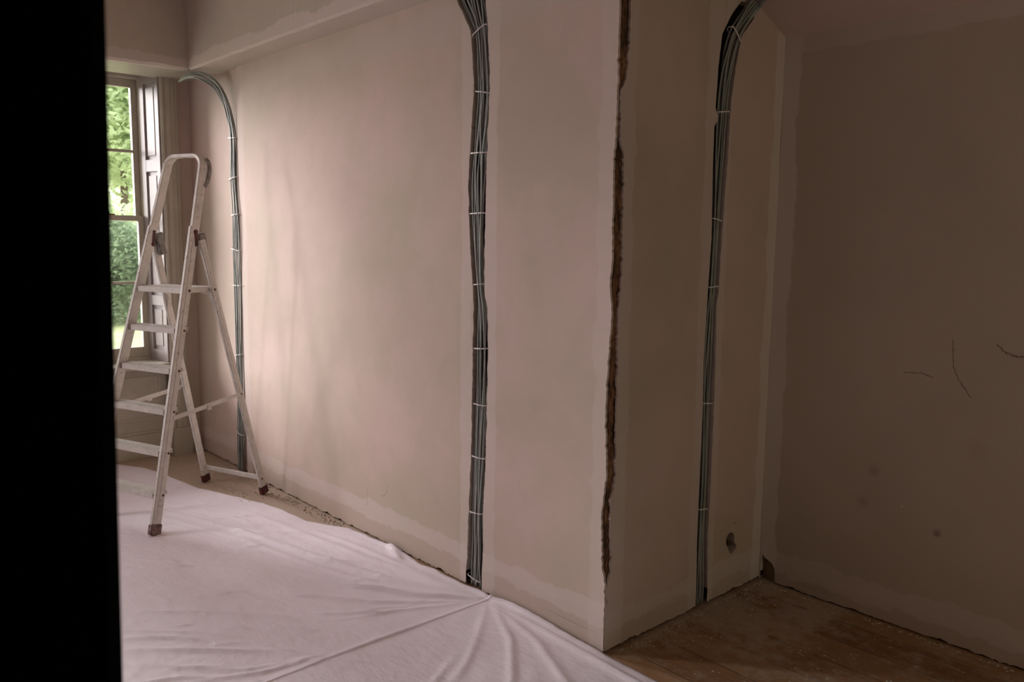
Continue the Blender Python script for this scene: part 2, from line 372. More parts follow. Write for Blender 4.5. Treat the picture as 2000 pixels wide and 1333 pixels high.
# plaster crumbs on the alcove boards and by the ladder: uncountable
bm = bmesh.new()
def crumb(x, y, r):
    k = random.randint(4, 6); h = r*random.uniform(.3, .8); a0 = random.random()*6
    ring = [bm.verts.new((x+r*random.uniform(.6, 1.2)*math.cos(a0+6.283*i/k), y+r*random.uniform(.6, 1.2)*math.sin(a0+6.283*i/k), .0003)) for i in range(k)]
    t = bm.verts.new((x+r*.2, y, h))
    for i in range(k): bm.faces.new((ring[i], ring[(i+1) % k], t))
for _ in range(800):
    x = -1.97+1.2*random.random()**1.4; y = random.uniform(2.4, 3.37)
    if noise.noise(Vector((x*4, y*4, 3))) < -.15: continue
    crumb(x, y, random.choice((.0015, .002, .002, .003, .004, .006)))
for _ in range(150): crumb(random.uniform(-1.95, -.9), 3.38-abs(random.gauss(0, .012)), random.uniform(.002, .008))
for _ in range(260): crumb(-1.98+abs(random.gauss(0, .02)), random.uniform(2.33, 3.38), random.uniform(.002, .007))
for _ in range(420):
    x = random.uniform(-5.9, -3.9); crumb(x, random.uniform(2.22 if x > -4.6 else 1.97, 2.29), random.uniform(.003, .012))
o = frombm('plaster_debris', bm, simple('plaster_crumbs', (.52, .44, .36), .9), None, 'stuff')
tag(o, 'scattered plaster crumbs and dust on the bare boards', 'debris')

# ------------------------------------------------------------------ window_1 (sash) and window_2, hidden and added for the fill light
glass = bpy.data.materials.new('window_glass'); glass.use_nodes = True
nt = glass.node_tree; nt.nodes.clear()
ou = N(nt, 'ShaderNodeOutputMaterial'); ms = N(nt, 'ShaderNodeMixShader'); tr = N(nt, 'ShaderNodeBsdfTransparent'); gl = N(nt, 'ShaderNodeBsdfGlossy'); fr = N(nt, 'ShaderNodeFresnel')
gl.inputs['Roughness'].default_value = .02; fr.inputs[0].default_value = 1.45
nt.links.new(fr.outputs[0], ms.inputs[0]); nt.links.new(tr.outputs[0], ms.inputs[1]); nt.links.new(gl.outputs[0], ms.inputs[2]); nt.links.new(ms.outputs[0], ou.inputs[0])

def window(num, y0, y1, full=True):
    Z0, ZM, Z1 = .70, 1.695, 2.66
    root = empty('window_%d' % num, (-6.2, (y0+y1)/2, Z0)); root['kind'] = 'structure'
    def part(name, boxes, mat, bevel=.002):
        bm = bmesh.new()
        for b in boxes: box(bm, *b)
        if bevel: bmesh.ops.bevel(bm, geom=bm.edges[:], offset=bevel, segments=1, affect='EDGES')
        return put(frombm(name, bm, mat), root)
    part('window_frame', [(-6.34, -6.20, y0, y0+.03, Z0-.04, 2.72), (-6.34, -6.20, y1-.03, y1, Z0-.04, 2.72),
                          (-6.34, -6.20, y0+.03, y1-.03, 2.66, 2.72), (-6.36, -6.20, y0+.03, y1-.03, Z0-.04, Z0)], mat_paint)
    a, b = y0+.03, y1-.03
    xs = -6.285
    up_ = part('upper_sash', [(xs-.02, xs+.02, a, a+.04, ZM-.02, Z1), (xs-.02, xs+.02, b-.04, b, ZM-.02, Z1), (xs-.02, xs+.02, a+.04, b-.04, Z1-.055, Z1),
                        (xs-.02, xs+.02, a+.04, b-.04, ZM-.02, ZM+.018), (xs-.01, xs+.012, a+.04, b-.04, 2.155, 2.175), (xs-.01, xs+.012, (a+b)/2-.01, (a+b)/2+.01, ZM+.018, Z1-.055)], mat_paint)
    xl = -6.235
    lo_ = part('lower_sash', [(xl-.02, xl+.02, a, a+.04, Z0, ZM+.018), (xl-.02, xl+.02, b-.04, b, Z0, ZM+.018), (xl-.02, xl+.02, a+.04, b-.04, Z0, Z0+.07),
                        (xl-.02, xl+.02, a+.04, b-.04, ZM-.018, ZM+.018), (xl-.01, xl+.012, a+.04, b-.04, 1.228, 1.246), (xl-.01, xl+.012, (a+b)/2-.01, (a+b)/2+.01, Z0+.07, ZM-.018)], mat_paint)
    g = part('glass', [(xs-.002, xs+.001, a+.03, b-.03, ZM, Z1-.04)], glass, 0); g2 = part('glass', [(xl-.002, xl+.001, a+.03, b-.03, Z0+.05, ZM)], glass, 0)
    if full:
        # sash latch on the meeting rail
        bm = bmesh.new(); box(bm, xl-.02, xl+.02, 1.80, 1.86, ZM+.018, ZM+.028); bmesh.ops.create_uvsphere(bm, u_segments=12, v_segments=8, radius=.014, matrix=Matrix.Translation((xl, 1.815, ZM+.036)))
        put(frombm('sash_latch', bm, simple('dull_brass', (.25, .18, .10), .4, .8)), root)
    part('window_sill', [(-6.22, -5.93, y0-.06, y1+.03, Z0-.055, Z0-.022)], mat_paint, .004)
    return root
w1 = window(1, .95, 2.085)
w2 = window(2, -1.88, -.77, False)  # out of view, added as an opening for the fill lamp

# splayed panelled shutter lining on the right of the window, then a reeded architrave
def shutter():
    bm = bmesh.new()
    p0 = Vector((-6.20, 2.068, 0)); p1 = Vector((-5.965, 2.108, 0)); d = (p1-p0); L = d.length; d /= L; n_ = Vector((d.y, -d.x, 0))
    def slab(u0, u1, z0, z1, t0, t1):
        obox(bm, p0+d*(u0+u1)/2+n_*(t0+t1)/2+Vector((0, 0, (z0+z1)/2)), d*(u1-u0)/2, n_*(t1-t0)/2, Vector((0, 0, (z1-z0)/2)))
    slab(0, L, .68, 2.72, -.02, 0)
    st = .045
    for u0, u1 in ((0, st), (L-st, L)): slab(u0, u1, .68, 2.72, 0, .014)
    for z0, z1 in ((.68, .76), (1.08, 1.15), (2.02, 2.10), (2.62, 2.72)): slab(st, L-st, z0, z1, 0, .013)
    for z0, z1 in ((.76, 1.08), (1.15, 2.02), (2.10, 2.62)): slab(st+.025, L-st-.025, z0+.03, z1-.03, 0, .008)
    return frombm('trim_1', bm, mat_shut, None, 'structure')
mat_shut = simple('white_shutter_paint', (.37, .325, .31), .5, c2=(.345, .30, .29), scale=5)
shutter()
bm = bmesh.new()
prof = [(2.105, 0), (2.105, .05), (2.118, .062), (2.130, .05), (2.138, .058), (2.165, .058), (2.170, .048), (2.20, .046), (2.205, .036), (2.225, .034), (2.225, 0)]
a = [bm.verts.new((-5.995+t, y, .20)) for y, t in prof]; b = [bm.verts.new((-5.995+t, y, TOP+.02)) for y, t in prof]
for i in range(len(prof)-1): bm.faces.new((a[i], a[i+1], b[i+1], b[i]))
bm.faces.new(a); bm.faces.new(b)
box(bm, -6.0, -5.925, 2.10, 2.232, 0.0, .20)
frombm('trim_2', bm, mat_paint, None, 'structure')
struct('trim_3', [(-6.0, -5.94, .80, .93, 0, TOP+.02)], mat_paint, .004)
# panelling below the sill and the skirting
bm = bmesh.new()
box(bm, -6.06, -6.035, .93, 2.10, .18, .645)
for y0, y1 in ((.98, 1.42), (1.50, 2.06)):
    box(bm, -6.035, -6.028, y0, y0+.02, .27, .58); box(bm, -6.035, -6.028, y1-.02, y1, .27, .58)
    box(bm, -6.035, -6.028, y0+.02, y1-.02, .27, .29); box(bm, -6.035, -6.028, y0+.02, y1-.02, .56, .58)
frombm('trim_4', bm, mat_paint, None, 'structure')
struct('baseboard_window', [(-6.06, -6.01, .93, 2.10, 0, .17), (-6.06, -6.022, .93, 2.10, .17, .19)], mat_paint, .003)
struct('ceiling_window_recess', [(-6.2, -6.0, .93, 2.2, 2.70, 2.72)], mat_paint)

# ------------------------------------------------------------------ dust sheets
EDGE = [(-6.02, 1.68), (-5.964, 1.71), (-5.733, 1.829), (-5.479, 1.888), (-5.347, 1.9), (-5.062, 1.932), (-4.832, 2.013), (-4.55, 2.105), (-4.367, 2.14), (-4.075, 2.16), (-3.97, 2.21), (-3.834, 2.280), (-3.665, 2.285), (-3.375, 2.285), (-3.178, 2.280), (-3.043, 2.285), (-2.914, 2.290), (-2.745, 2.292), (-2.654, 2.288), (-2.571, 2.292), (-2.3, 2.294), (-2.04, 2.292), (-1.972, 2.298), (-1.854, 2.296), (-1.746, 2.294), (-1.444, 2.30), (-.5, 2.31), (2, 2.32)]
def edge_y(x):
    for (x0, y0), (x1, y1) in zip(EDGE, EDGE[1:]):
        if x <= x1: return y0+(y1-y0)*(x-x0)/(x1-x0)
    return EDGE[-1][1]
K = (-2.654, 2.27)
FOLDS = [  # polyline, width, height
    ([(-4.759, 1.611), (-4.105, 1.809), (-3.562, 1.935), (-3.11, 2.057), (-2.676, 2.253)], .022, .016),
    ([(-4.6, 1.58), (-4.0, 1.77), (-3.5, 1.87), (-3.05, 2.0), (-2.676, 2.24)], .016, .008),
    ([(-3.587, 1.729), (-3.13, 1.904), (-2.679, 2.226)], .018, .011), ([(-3.383, 1.783), (-2.912, 2.034), (-2.68, 2.24)], .014, .007),
    ([(-3.30, 1.62), (-2.95, 1.88), (-2.68, 2.2)], .016, .007), ([(-3.05, 1.58), (-2.85, 1.85), (-2.67, 2.2)], .012, .005),
    ([(-4.4, 1.98), (-4.0, 2.03), (-3.4, 2.12), (-2.8, 2.24)], .03, .008), ([(-3.9, 2.12), (-3.5, 2.17), (-3.0, 2.22)], .02, .007),
    ([(-3.588, .998), (-3.338, 1.281), (-2.985, 1.569)], .018, .007), ([(-3.319, .946), (-3.188, 1.098), (-3.10, 1.17)], .015, .009),
    ([(-3.225, .917), (-3.01, 1.149), (-2.844, 1.341)], .016, .010), ([(-3.101, .897), (-2.961, 1.015), (-2.85, 1.15)], .015, .008),
    ([(-3.4, .95), (-3.2, 1.16), (-3.02, 1.30)], .012, .006), ([(-2.95, .85), (-2.88, 1.0), (-2.80, 1.1)], .012, .007),
    ([(-2.582, 2.261), (-2.153, 2.236), (-1.8, 2.221), (-1.3, 2.2)], .02, .016), ([(-2.6, 2.25), (-2.219, 2.16), (-1.958, 2.039), (-1.6, 1.9)], .017, .010),
    ([(-2.6, 2.25), (-2.3, 2.09), (-2.08, 1.898), (-1.9, 1.7)], .016, .010), ([(-2.62, 2.24), (-2.40, 2.00), (-2.2, 1.75)], .014, .006),
    ([(-2.5, 2.275), (-2.1, 2.275), (-1.75, 2.262)], .014, .010), ([(-2.35, 1.85), (-2.22, 1.62), (-2.05, 1.45)], .013, .006),
    ([(-2.29, 1.86), (-2.17, 1.66), (-2.02, 1.52)], .011, .005),
    ([(-2.66, 2.26), (-2.656, 1.7), (-2.66, 1.25), (-2.74, 1.0)], .009, .008),
    ([(-2.68, 1.5), (-2.72, 1.25), (-2.82, 1.03)], .012, .009), ([(-2.70, 1.42), (-2.78, 1.2), (-2.9, 1.05)], .010, .006),
    ([(-3.45, 2.285), (-3.375, 2.262), (-3.28, 2.235)], .022, .014)]
rs = random.Random(3)
for _ in range(60):       # small creases, mostly across the sheet
    x = rs.uniform(-4.8, -2.7); y = rs.uniform(.9, 2.0); a = rs.gauss(.75, .25); l = rs.uniform(.08, .3)
    FOLDS.append(([(x, y), (x+l*.5*math.cos(a), y+l*.5*math.sin(a)+.01), (x+l*math.cos(a), y+l*math.sin(a))], rs.uniform(.006, .012), rs.uniform(.003, .0065)))
def sheet(name, x0, x1, ybase, step, zoff, label, taper):
    nx = int((x1-x0)/step)+1; xs = np.linspace(x0, x1, nx)
    ts = np.concatenate([np.linspace(0, .5, 40)[:-1], np.linspace(.5, 1, 130)])
    X = np.repeat(xs[:, None], len(ts), 1); E = np.array([edge_y(x)+.006*noise.noise(Vector((x*9, 0, 1)))-.004 for x in xs])
    E = np.minimum(E, 2.292)
    t2 = np.where(ts < .5, ts*2*.0, 0)
    # first half of rows: ybase -> .75 coarse ; second half: .75 -> edge fine
    Y = np.empty_like(X)
    for j, t in enumerate(ts):
        Y[:, j] = ybase+(.7-ybase)*(t/.5) if t < .5 else .7+(E-.7)*((t-.5)/.5)
    Z = np.zeros_like(X)+.003+zoff
    for pts, wd, h in FOLDS:
        wd *= .72; h *= 1.35 if pts[0][0] < -2.7 else 1.0
        D = np.full_like(X, 9.); T = np.zeros_like(X); acc = 0
        tot = sum(math.dist(a, b) for a, b in zip(pts, pts[1:]))
        for (ax, ay), (bx, by) in zip(pts, pts[1:]):
            L = math.dist((ax, ay), (bx, by)); dx, dy = (bx-ax)/L, (by-ay)/L
            u = np.clip((X-ax)*dx+(Y-ay)*dy, 0, L); d = np.hypot(X-ax-u*dx, Y-ay-u*dy)
            m = d < D; D = np.where(m, d, D); T = np.where(m, (acc+u)/tot, T); acc += L
        env = np.sqrt(np.clip(np.sin(np.pi*np.clip(T, .02, .98)), 0, 1))
        Z += h*env*np.exp(-np.abs(D/wd)**1.25)
    # soft undulation and small crumple
    for i in range(X.shape[0]):
        for j in range(X.shape[1]):
            x, y = X[i, j], Y[i, j]
            if y < .5: continue
            Z[i, j] += .004*noise.noise(Vector((x*2.2, y*2.2, 0)))+.0022*abs(noise.noise(Vector((x*6+y*4, y*9-x*6, 4))))+.0008*noise.noise(Vector((x*30, y*30, 5)))
    # the sheet laps a little way up the foot of the wall; a hem lies at its free edge
    lap = np.exp(-((Y-2.292)/.014)**2)
    onw = np.clip((X+3.9)/.15, 0, 1)*np.clip((-1.98-X)/.05, 0, 1)
    Z += lap*onw*(.016+.010*np.sin(X*7)+.012*np.exp(-((X+3.39)/.05)**2))
    if taper:                                     # hem roll where this sheet ends on the other
        Z += (.006 if taper > 0 else .004)*np.exp(-((X-(x1 if taper > 0 else x0))/.007)**2)
    Z = np.maximum(Z, .0015)
    me = bpy.data.meshes.new(name); V = np.stack([X, Y, Z], -1).reshape(-1, 3); m = len(ts)
    fcs = [(i*m+j, (i+1)*m+j, (i+1)*m+j+1, i*m+j+1) for i in range(nx-1) for j in range(m-1)]
    me.from_pydata(V.tolist(), [], fcs); me.polygons.foreach_set('use_smooth', [True]*len(me.polygons))
    o = link(name, me, mat_sheet); sol = o.modifiers.new('thick', 'SOLIDIFY'); sol.thickness = .0012; sol.offset = 1
    tag(o, label, 'dust sheet', 'dust sheets covering the floor')
    return o
m, nt, b = newmat('dust_sheet_cloth'); b.inputs['Roughness'].default_value = .55; b.inputs['Specular IOR Level'].default_value = .3
n1 = noise_(nt, 2.5, 4, .6); n2 = noise_(nt, 45, 5, .7)
nt.links.new(mix(nt, ramp(nt, n1, .35, .7), (.88, .81, .885), (.83, .755, .82)), b.inputs['Base Color'])
n3 = noise_(nt, 11, 6, .6, stretch=(1, 1.8, 1))
bump(nt, b, math_(nt, 'ADD', math_(nt, 'MULTIPLY', n2, .15), n3), .5, .012); mat_sheet = m
sheet('dust_sheet', -6.02, -2.642, -1.6, .011, .0, 'wide white dust sheet under the ladder, stretching to the window wall', 1)
sheet('dust_sheet', -2.650, -.2, -1.6, .011, .0035, 'white dust sheet nearest the doorway, fanning out from the foot of the middle cable run', -1)

# ------------------------------------------------------------------ cables
def smooth_path(pts, n):
    out = []
    P = [Vector(pts[0])*2-Vector(pts[1])]+[Vector(p) for p in pts]+[Vector(pts[-1])*2-Vector(pts[-2])]
    for i in range(1, len(P)-2):
        for k in range(n):
            t = k/n; a, b_, c_, d = P[i-1], P[i], P[i+1], P[i+2]
            out.append(.5*((2*b_)+(c_-a)*t+(2*a-5*b_+4*c_-d)*t*t+(3*b_-a-3*c_+d)*t**3))
    out.append(P[-2]); return out
def tube(bm, path, rn, rb, lat):                # oval section: half-size rb along 'lat', rn along the other
    rings = []
    for i, p in enumerate(path):
        t = (path[min(i+1, len(path)-1)]-path[max(i-1, 0)]).normalized()
        l = lat[i] if isinstance(lat, list) else lat
        n_ = t.cross(l).normalized(); l2 = n_.cross(t).normalized()
        rings.append([bm.verts.new(p+l2*rb*math.cos(a)+n_*rn*math.sin(a)) for a in [6.2832*k/8 for k in range(8)]])
    for a, b_ in zip(rings, rings[1:]):
        for k in range(8): bm.faces.new((a[k], a[(k+1) % 8], b_[(k+1) % 8], b_[k]))
    bm.faces.new(rings[0]); bm.faces.new(rings[-1])
def bundle(label, stations, n, ties, seed, root_loc, layers=2, rb=.0048):
    """stations: (centre, lateral unit, outward unit, half width) from top to bottom"""
    rg = random.Random(seed)
    root = empty('cable_bundle', root_loc); tag(root, label, 'cables', 'grey cable runs let into the walls')
    cs = smooth_path([s[0] for s in stations], 6); ls = smooth_path([s[1] for s in stations], 6); ns = smooth_path([s[2] for s in stations], 6)
    ws = smooth_path([(s[3], 0, 0) for s in stations], 6)
    m_ = len(cs); slots = [(-1+2*i/(n-1)) for i in range(n)]
    for i in range(n):
        bm = bmesh.new(); path = []; lats = []
        target = slots[i]; ctrl = [target]
        nseg = max(2, len(stations)//2); cur = target
        ctr = []
        for k in range(nseg+1):
            cur = max(-1, min(1, target*.86+rg.gauss(0, .17))); ctr.append(cur)
        lay = (i % layers)
        for j in range(m_):
            f = j/(m_-1)*nseg; k = min(nseg-1, int(f)); t = f-k; t = t*t*(3-2*t); o_ = ctr[k]*(1-t)+ctr[k+1]*t
            W_ = max(.001, ws[j].x-rb)
            dep = (lay-.5*(layers-1))*.010+.0035*math.sin(j*.23+i*2.1)
            path.append(cs[j]+ls[j].normalized()*o_*W_+ns[j].normalized()*dep); lats.append(ls[j].normalized())
        tube(bm, path, .0033, rb, lats)
        put(frombm('cable', bm, mat_cable_dk if rg.random() < .3 else mat_cable, smooth=True), root)
    for z in ties:                               # position given as height
        j = min(range(m_), key=lambda q: abs(cs[q].z-z))
        t = (cs[min(j+1, m_-1)]-cs[max(j-1, 0)]).normalized(); l = ls[j].normalized(); nn = ns[j].normalized()
        l = (l-t*l.dot(t)).normalized(); W_ = ws[j].x+.003; Dp = .0175
        l = (l+t*rg.gauss(0, .12)).normalized()
        ring = []
        for k in range(24):
            a = 6.2832*k/24; ca, sa = math.cos(a), math.sin(a)
            ring.append(cs[j]+l*W_*math.copysign(abs(ca)**.5, ca)+nn*Dp*math.copysign(abs(sa)**.5, sa))
        bm = bmesh.new(); R_ = []
        for q, p in enumerate(ring):
            c0 = (p-cs[j]).normalized()
            R_.append([bm.verts.new(p+t*a_+c0*b_) for a_, b_ in ((-.0026, 0), (.0026, 0), (.0026, .0016), (-.0026, .0016))])
        for q in range(24):
            for k in range(4): bm.faces.new((R_[q][k], R_[q][(k+1) % 4], R_[(q+1) % 24][(k+1) % 4], R_[(q+1) % 24][k]))
        hd = cs[j]+l*(W_*.3)+nn*(Dp+.003)
        obox(bm, hd, l*.003, nn*.0025, t*.0028)
        put(frombm('cable_tie', bm, mat_tie), root)
    return root
X_, Y_ = Vector((1, 0, 0)), Vector((0, 1, 0))
# middle run on the breast front
st = []
for z in (2.635, 2.58, 2.50, 2.44, 2.33, 2.2, 2.07, 1.95, 1.84, 1.695, 1.55, 1.39, 1.29, 1.11, .86, .62, .36, .19, .06, .012):
    l, r = interp(C2L, z), interp(C2R, z); r -= .008
    st.append(((((l+r)/2), 2.315 if z > .1 else 2.318, z), X_, -Y_, (r-l)/2))
bundle('thick grey cable run down the middle of the chimney breast front', st, 13,
       (2.45, 2.20, 1.955, 1.695, 1.39, 1.12, .86, .615, .365, .05), 5, (-2.79, 2.315, .012))
# run in the return wall of the alcove
st = [((-1.80, 2.985, 2.598), Vector((.2, -.5, -.8)), Vector((.6, 0, -.8)), .034), ((-1.90, 3.05, 2.583), Vector((.2, .3, -.9)), Vector((.8, 0, -.5)), .036),
      ((-1.955, 3.10, 2.562), Vector((.1, .45, -.85)), X_, .038), ((-1.985, 3.075, 2.515), Vector((0, .6, -.78)), X_, .038), ((-2.0, 3.005, 2.417), Vector((0, .85, -.5)), X_, .042), ((-2.012, 2.976, 2.29), Vector((0, 1, -.15)), X_, .042)]
for z in (2.145, 1.92, 1.675, 1.40, 1.31, 1.10, .906, .595, .30, .08, .012):
    l, r = interp(C3L, z), interp(C3R, z)
    st.append(((-2.016, (l+r)/2, z), Y_, X_, (r-l)/2*.92))
bundle('dim grey cable run in the side wall of the alcove, curving under the low ceiling', st, 11,
       (2.41, 2.1, 1.66, 1.40, .92, .45), 9, (-2.015, 2.945, .012))
# run by the window, bending forward under the bulkhead to the window casing
C1L = [(-5.286, 2.205), (-5.29, 1.946), (-5.275, 1.715), (-5.303, 1.449), (-5.304, 1.213), (-5.294, .804), (-5.286, .458), (-5.317, .02)]
C1R = [(-5.17, 2.196), (-5.181, 1.941), (-5.158, 1.714), (-5.146, 1.453), (-5.146, 1.222), (-5.166, .818), (-5.174, .476), (-5.219, .041)]
st = [((-5.72, 2.17, 2.612), Vector((0, .6, .8)), Vector((0, -1, .2)), .03), ((-5.62, 2.15, 2.608), Vector((0, .6, .8)), Vector((0, -1, .2)), .032), ((-5.48, 2.15, 2.605), Vector((.1, .7, .7)), Vector((0, -1, .3)), .03),
      ((-5.37, 2.17, 2.585), Vector((.5, .4, .7)), Vector((-.3, -1, 0)), .035), ((-5.30, 2.225, 2.53), Vector((.8, 0, .5)), -Y_, .038), ((-5.262, 2.265, 2.44), Vector((.95, 0, .25)), -Y_, .042),
      ((-5.24, 2.285, 2.33), X_, -Y_, .044)]
for z in (2.2, 1.946, 1.715, 1.45, 1.21, .8, .458, .12, .012):
    l, r = interp(C1L, z), interp(C1R, z)
    l, r = (l+r)/2-(r-l)*.42, (l+r)/2+(r-l)*.42
    st.append((((l+r)/2, 2.298, z), X_, -Y_, (r-l)/2))
bundle('grey cable run at the far left, by the window corner behind the stepladder', st, 14,
       (2.20, 1.965, 1.73, 1.49, 1.26, .80, .30), 12, (-5.26, 2.298, .012))

# ------------------------------------------------------------------ stepladder
def ladder_mat():
    m, nt, b = newmat('paint_spattered_aluminium'); b.inputs['Roughness'].default_value = .5; b.inputs['Metallic'].default_value = .15
    n = noise_(nt, 55, 3, .6); n2 = noise_(nt, 14, 5, .7)
    c = mix(nt, ramp(nt, n2, .4, .7), (.60, .57, .53), (.70, .67, .63))
    c = mix(nt, math_(nt, 'MULTIPLY', ramp(nt, n, .60, .66), .7), c, (.36, .33, .28))
    nt.links.new(c, b.inputs['Base Color']); return m
mat_alu = ladder_mat()
mat_red = simple('dark_red_plastic', (.13, .018, .02), .5, c2=(.05, .02, .018), scale=30)
mat_redw = simple('worn_brown_plastic', (.13, .06, .055), .6, c2=(.30, .22, .20), scale=45)
mat_riv = simple('rust_rivet', (.13, .055, .045), .5, .3)
mat_gray = simple('dirty_grey_plastic', (.30, .29, .27), .6, c2=(.17, .15, .13), scale=40)
cx, cy, th, F0, Ft, zt, a0, a1, B0, b0, b1, zj, zs1, ss = -4.809, 1.773, .347, .475, -.064, 2.04, .276, .141, .361, .253, .193, 1.57, .216, .215
U = Vector((math.cos(th), math.sin(th), 0)); V = Vector((math.sin(th), -math.cos(th), 0)); Z_ = Vector((0, 0, 1)); CC = Vector((cx, cy, 0))
def fr_(sd, z): t = z/zt; return CC+U*sd*(a0+(a1-a0)*t)+V*(F0+(Ft-F0)*t)+Z_*z
fj = F0+(Ft-F0)*zj/zt-.05
def bk_(sd, z): t = z/zj; return CC+U*sd*(b0+(b1-b0)*t)+V*(-B0+(fj+B0)*t)+Z_*z
lad = empty('stepladder', CC); tag(lad, 'white paint-spattered aluminium stepladder standing open on the dust sheet by the window', 'stepladder')
def lpart(name, bm, mat, parent=None, smooth=False):
    o = frombm(name, bm, mat, smooth=smooth)
    if parent is None: put(o, lad)
    else: o.parent = parent; o.matrix_parent_inverse = parent.matrix_world.inverted()
    return o
def beam(bm, p0, p1, depthdir, w, d, bev=.003):     # w across, d in depthdir
    ax = (p1-p0).normalized(); D = (depthdir-ax*depthdir.dot(ax)).normalized(); S = ax.cross(D).normalized()
    k = bmesh.new(); obox(k, (p0+p1)/2, ax*(p1-p0).length/2, D*d/2, S*w/2)
    bmesh.ops.bevel(k, geom=k.edges[:], offset=bev, segments=2, affect='EDGES')
    me = bpy.data.meshes.new('t'); k.to_mesh(me); k.free(); bm.from_mesh(me); bpy.data.meshes.remove(me)
def sweep(bm, pts, w, d, depth):                    # rectangular section along planar path
    rings = []
    for i, p in enumerate(pts):
        t = (pts[min(i+1, len(pts)-1)]-pts[max(i-1, 0)]).normalized(); D = (depth-t*depth.dot(t)).normalized(); S = t.cross(D).normalized()
        q = []
        for a, b_ in ((-.5, -.38), (-.38, -.5), (.38, -.5), (.5, -.38), (.5, .38), (.38, .5), (-.38, .5), (-.5, .38)):
            q.append(bm.verts.new(p+D*d*a+S*w*b_))
        rings.append(q)
    for a, b_ in zip(rings, rings[1:]):
        for k in range(8): bm.faces.new((a[k], a[(k+1) % 8], b_[(k+1) % 8], b_[k]))
    bm.faces.new(rings[0]); bm.faces.new(rings[-1])
SW, SDp = .022, .058
for sd in (1, -1):
    ax = (fr_(sd, zt)-fr_(sd, 0)).normalized(); dd = V
    bm = bmesh.new(); off = -V*.012
    beam(bm, fr_(sd, .05)+off, fr_(sd, zj+.06)+off, V, SW, SDp)
    # raised rib along the outer side face
    beam(bm, fr_(sd, .08)+off+U*sd*.011, fr_(sd, zj)+off+U*sd*.011, V, .004, .012, .001)
    s_ = lpart('stile', bm, mat_alu)
    bm = bmesh.new(); p = fr_(sd, 0.007)+off
    beam(bm, p, fr_(sd, .062)+off, V, SW+.010, SDp+.010, .005)
    f = lpart('foot_cap', bm, mat_redw, s_); f['label'] = 'worn brown rubber foot'
# handrail hoop
bm = bmesh.new(); pts = []
off = -V*.018
zz = zt-.075
pts.append(fr_(1, zj+.0)+off); pts.append(fr_(1, zz)+off)
c1_, c2_ = fr_(1, zz)+off, fr_(-1, zz)+off
axR = (fr_(1, zt)-fr_(1, 0)).normalized()
w_ = (c1_-c2_).length; r_ = .07
for a in range(1, 9):
    t = math.radians(90*a/8); pts.append(c1_+axR*(r_*math.sin(t))-U*(r_*(1-math.cos(t))))
q_ = []
for a in range(0, 8):
    t = math.radians(90-90*a/8); q_.append(c2_+axR*(r_*math.sin(t))+U*(r_*(1-math.cos(t))))
pts += q_+[c2_, fr_(-1, zj)+off]
sweep(bm, pts, .021, .052, V)
hr = lpart('handrail', bm, mat_alu)
bm = bmesh.new()                                     # grey plastic hook behind the right bend
pts = [fr_(1, zz+.045)-V*.03, fr_(1, zz+.025)-V*.052+U*.006, fr_(1, zz-.02)-V*.062+U*.01, fr_(1, zz-.08)-V*.055+U*.01, fr_(1, zz-.11)-V*.04+U*.006]
sweep(bm, smooth_path(pts, 5), .022, .012, U)
lpart('tool_hook', bm, mat_gray)['label'] = 'grey plastic hook behind the rail'
bm = bmesh.new(); m0 = (c1_+c2_)/2+axR*.07; beam(bm, m0-U*.006, m0+U*.006, V, .026, .040, .002)
lpart('rail_joint', bm, mat_gray)
# rear legs
legs = {}
for sd in (1, -1):
    bm = bmesh.new(); off = V*.0
    beam(bm, bk_(sd, .045), bk_(sd, zj-.01), V, .020, .042)
    beam(bm, bk_(sd, .08)+U*sd*.010, bk_(sd, zj-.05)+U*sd*.010, V, .003, .010, .001)
    l_ = lpart('rear_leg', bm, mat_alu); legs[sd] = l_
    bm = bmesh.new(); beam(bm, bk_(sd, .007), bk_(sd, .055), V, .032, .054, .005)
    f = lpart('foot_cap', bm, mat_red, l_); f['label'] = 'dark red plastic foot'
    # hinge: red plastic wedge on the stile plus grey bracket
    bm = bmesh.new(); ctr = fr_(sd, zj-.005)-V*.030
    beam(bm, ctr-Z_*.048+V*.006, ctr+Z_*.05, V, .030, .030, .006)
    h_ = lpart('hinge_pad', bm, mat_red); h_['label'] = 'dark red plastic hinge pad'
    bm = bmesh.new(); ctr = fr_(sd, zj)-V*.062
    beam(bm, ctr-Z_*.032-V*.012, ctr+Z_*.026, V, .036, .052, .006)
    beam(bm, ctr-Z_*.10-V*.03, ctr-Z_*.02-V*.012, V, .027, .045, .004)
    lpart('hinge_bracket', bm, mat_gray)
def rivet(p, nrm, parent, r=.007):
    bm = bmesh.new(); q = nrm.to_track_quat('Z', 'Y').to_matrix().to_4x4(); q.translation = p
    bmesh.ops.create_cone(bm, cap_ends=True, segments=12, radius1=r, radius2=r*.6, depth=.006, matrix=q)
    lpart('rivet', bm, mat_riv, parent)
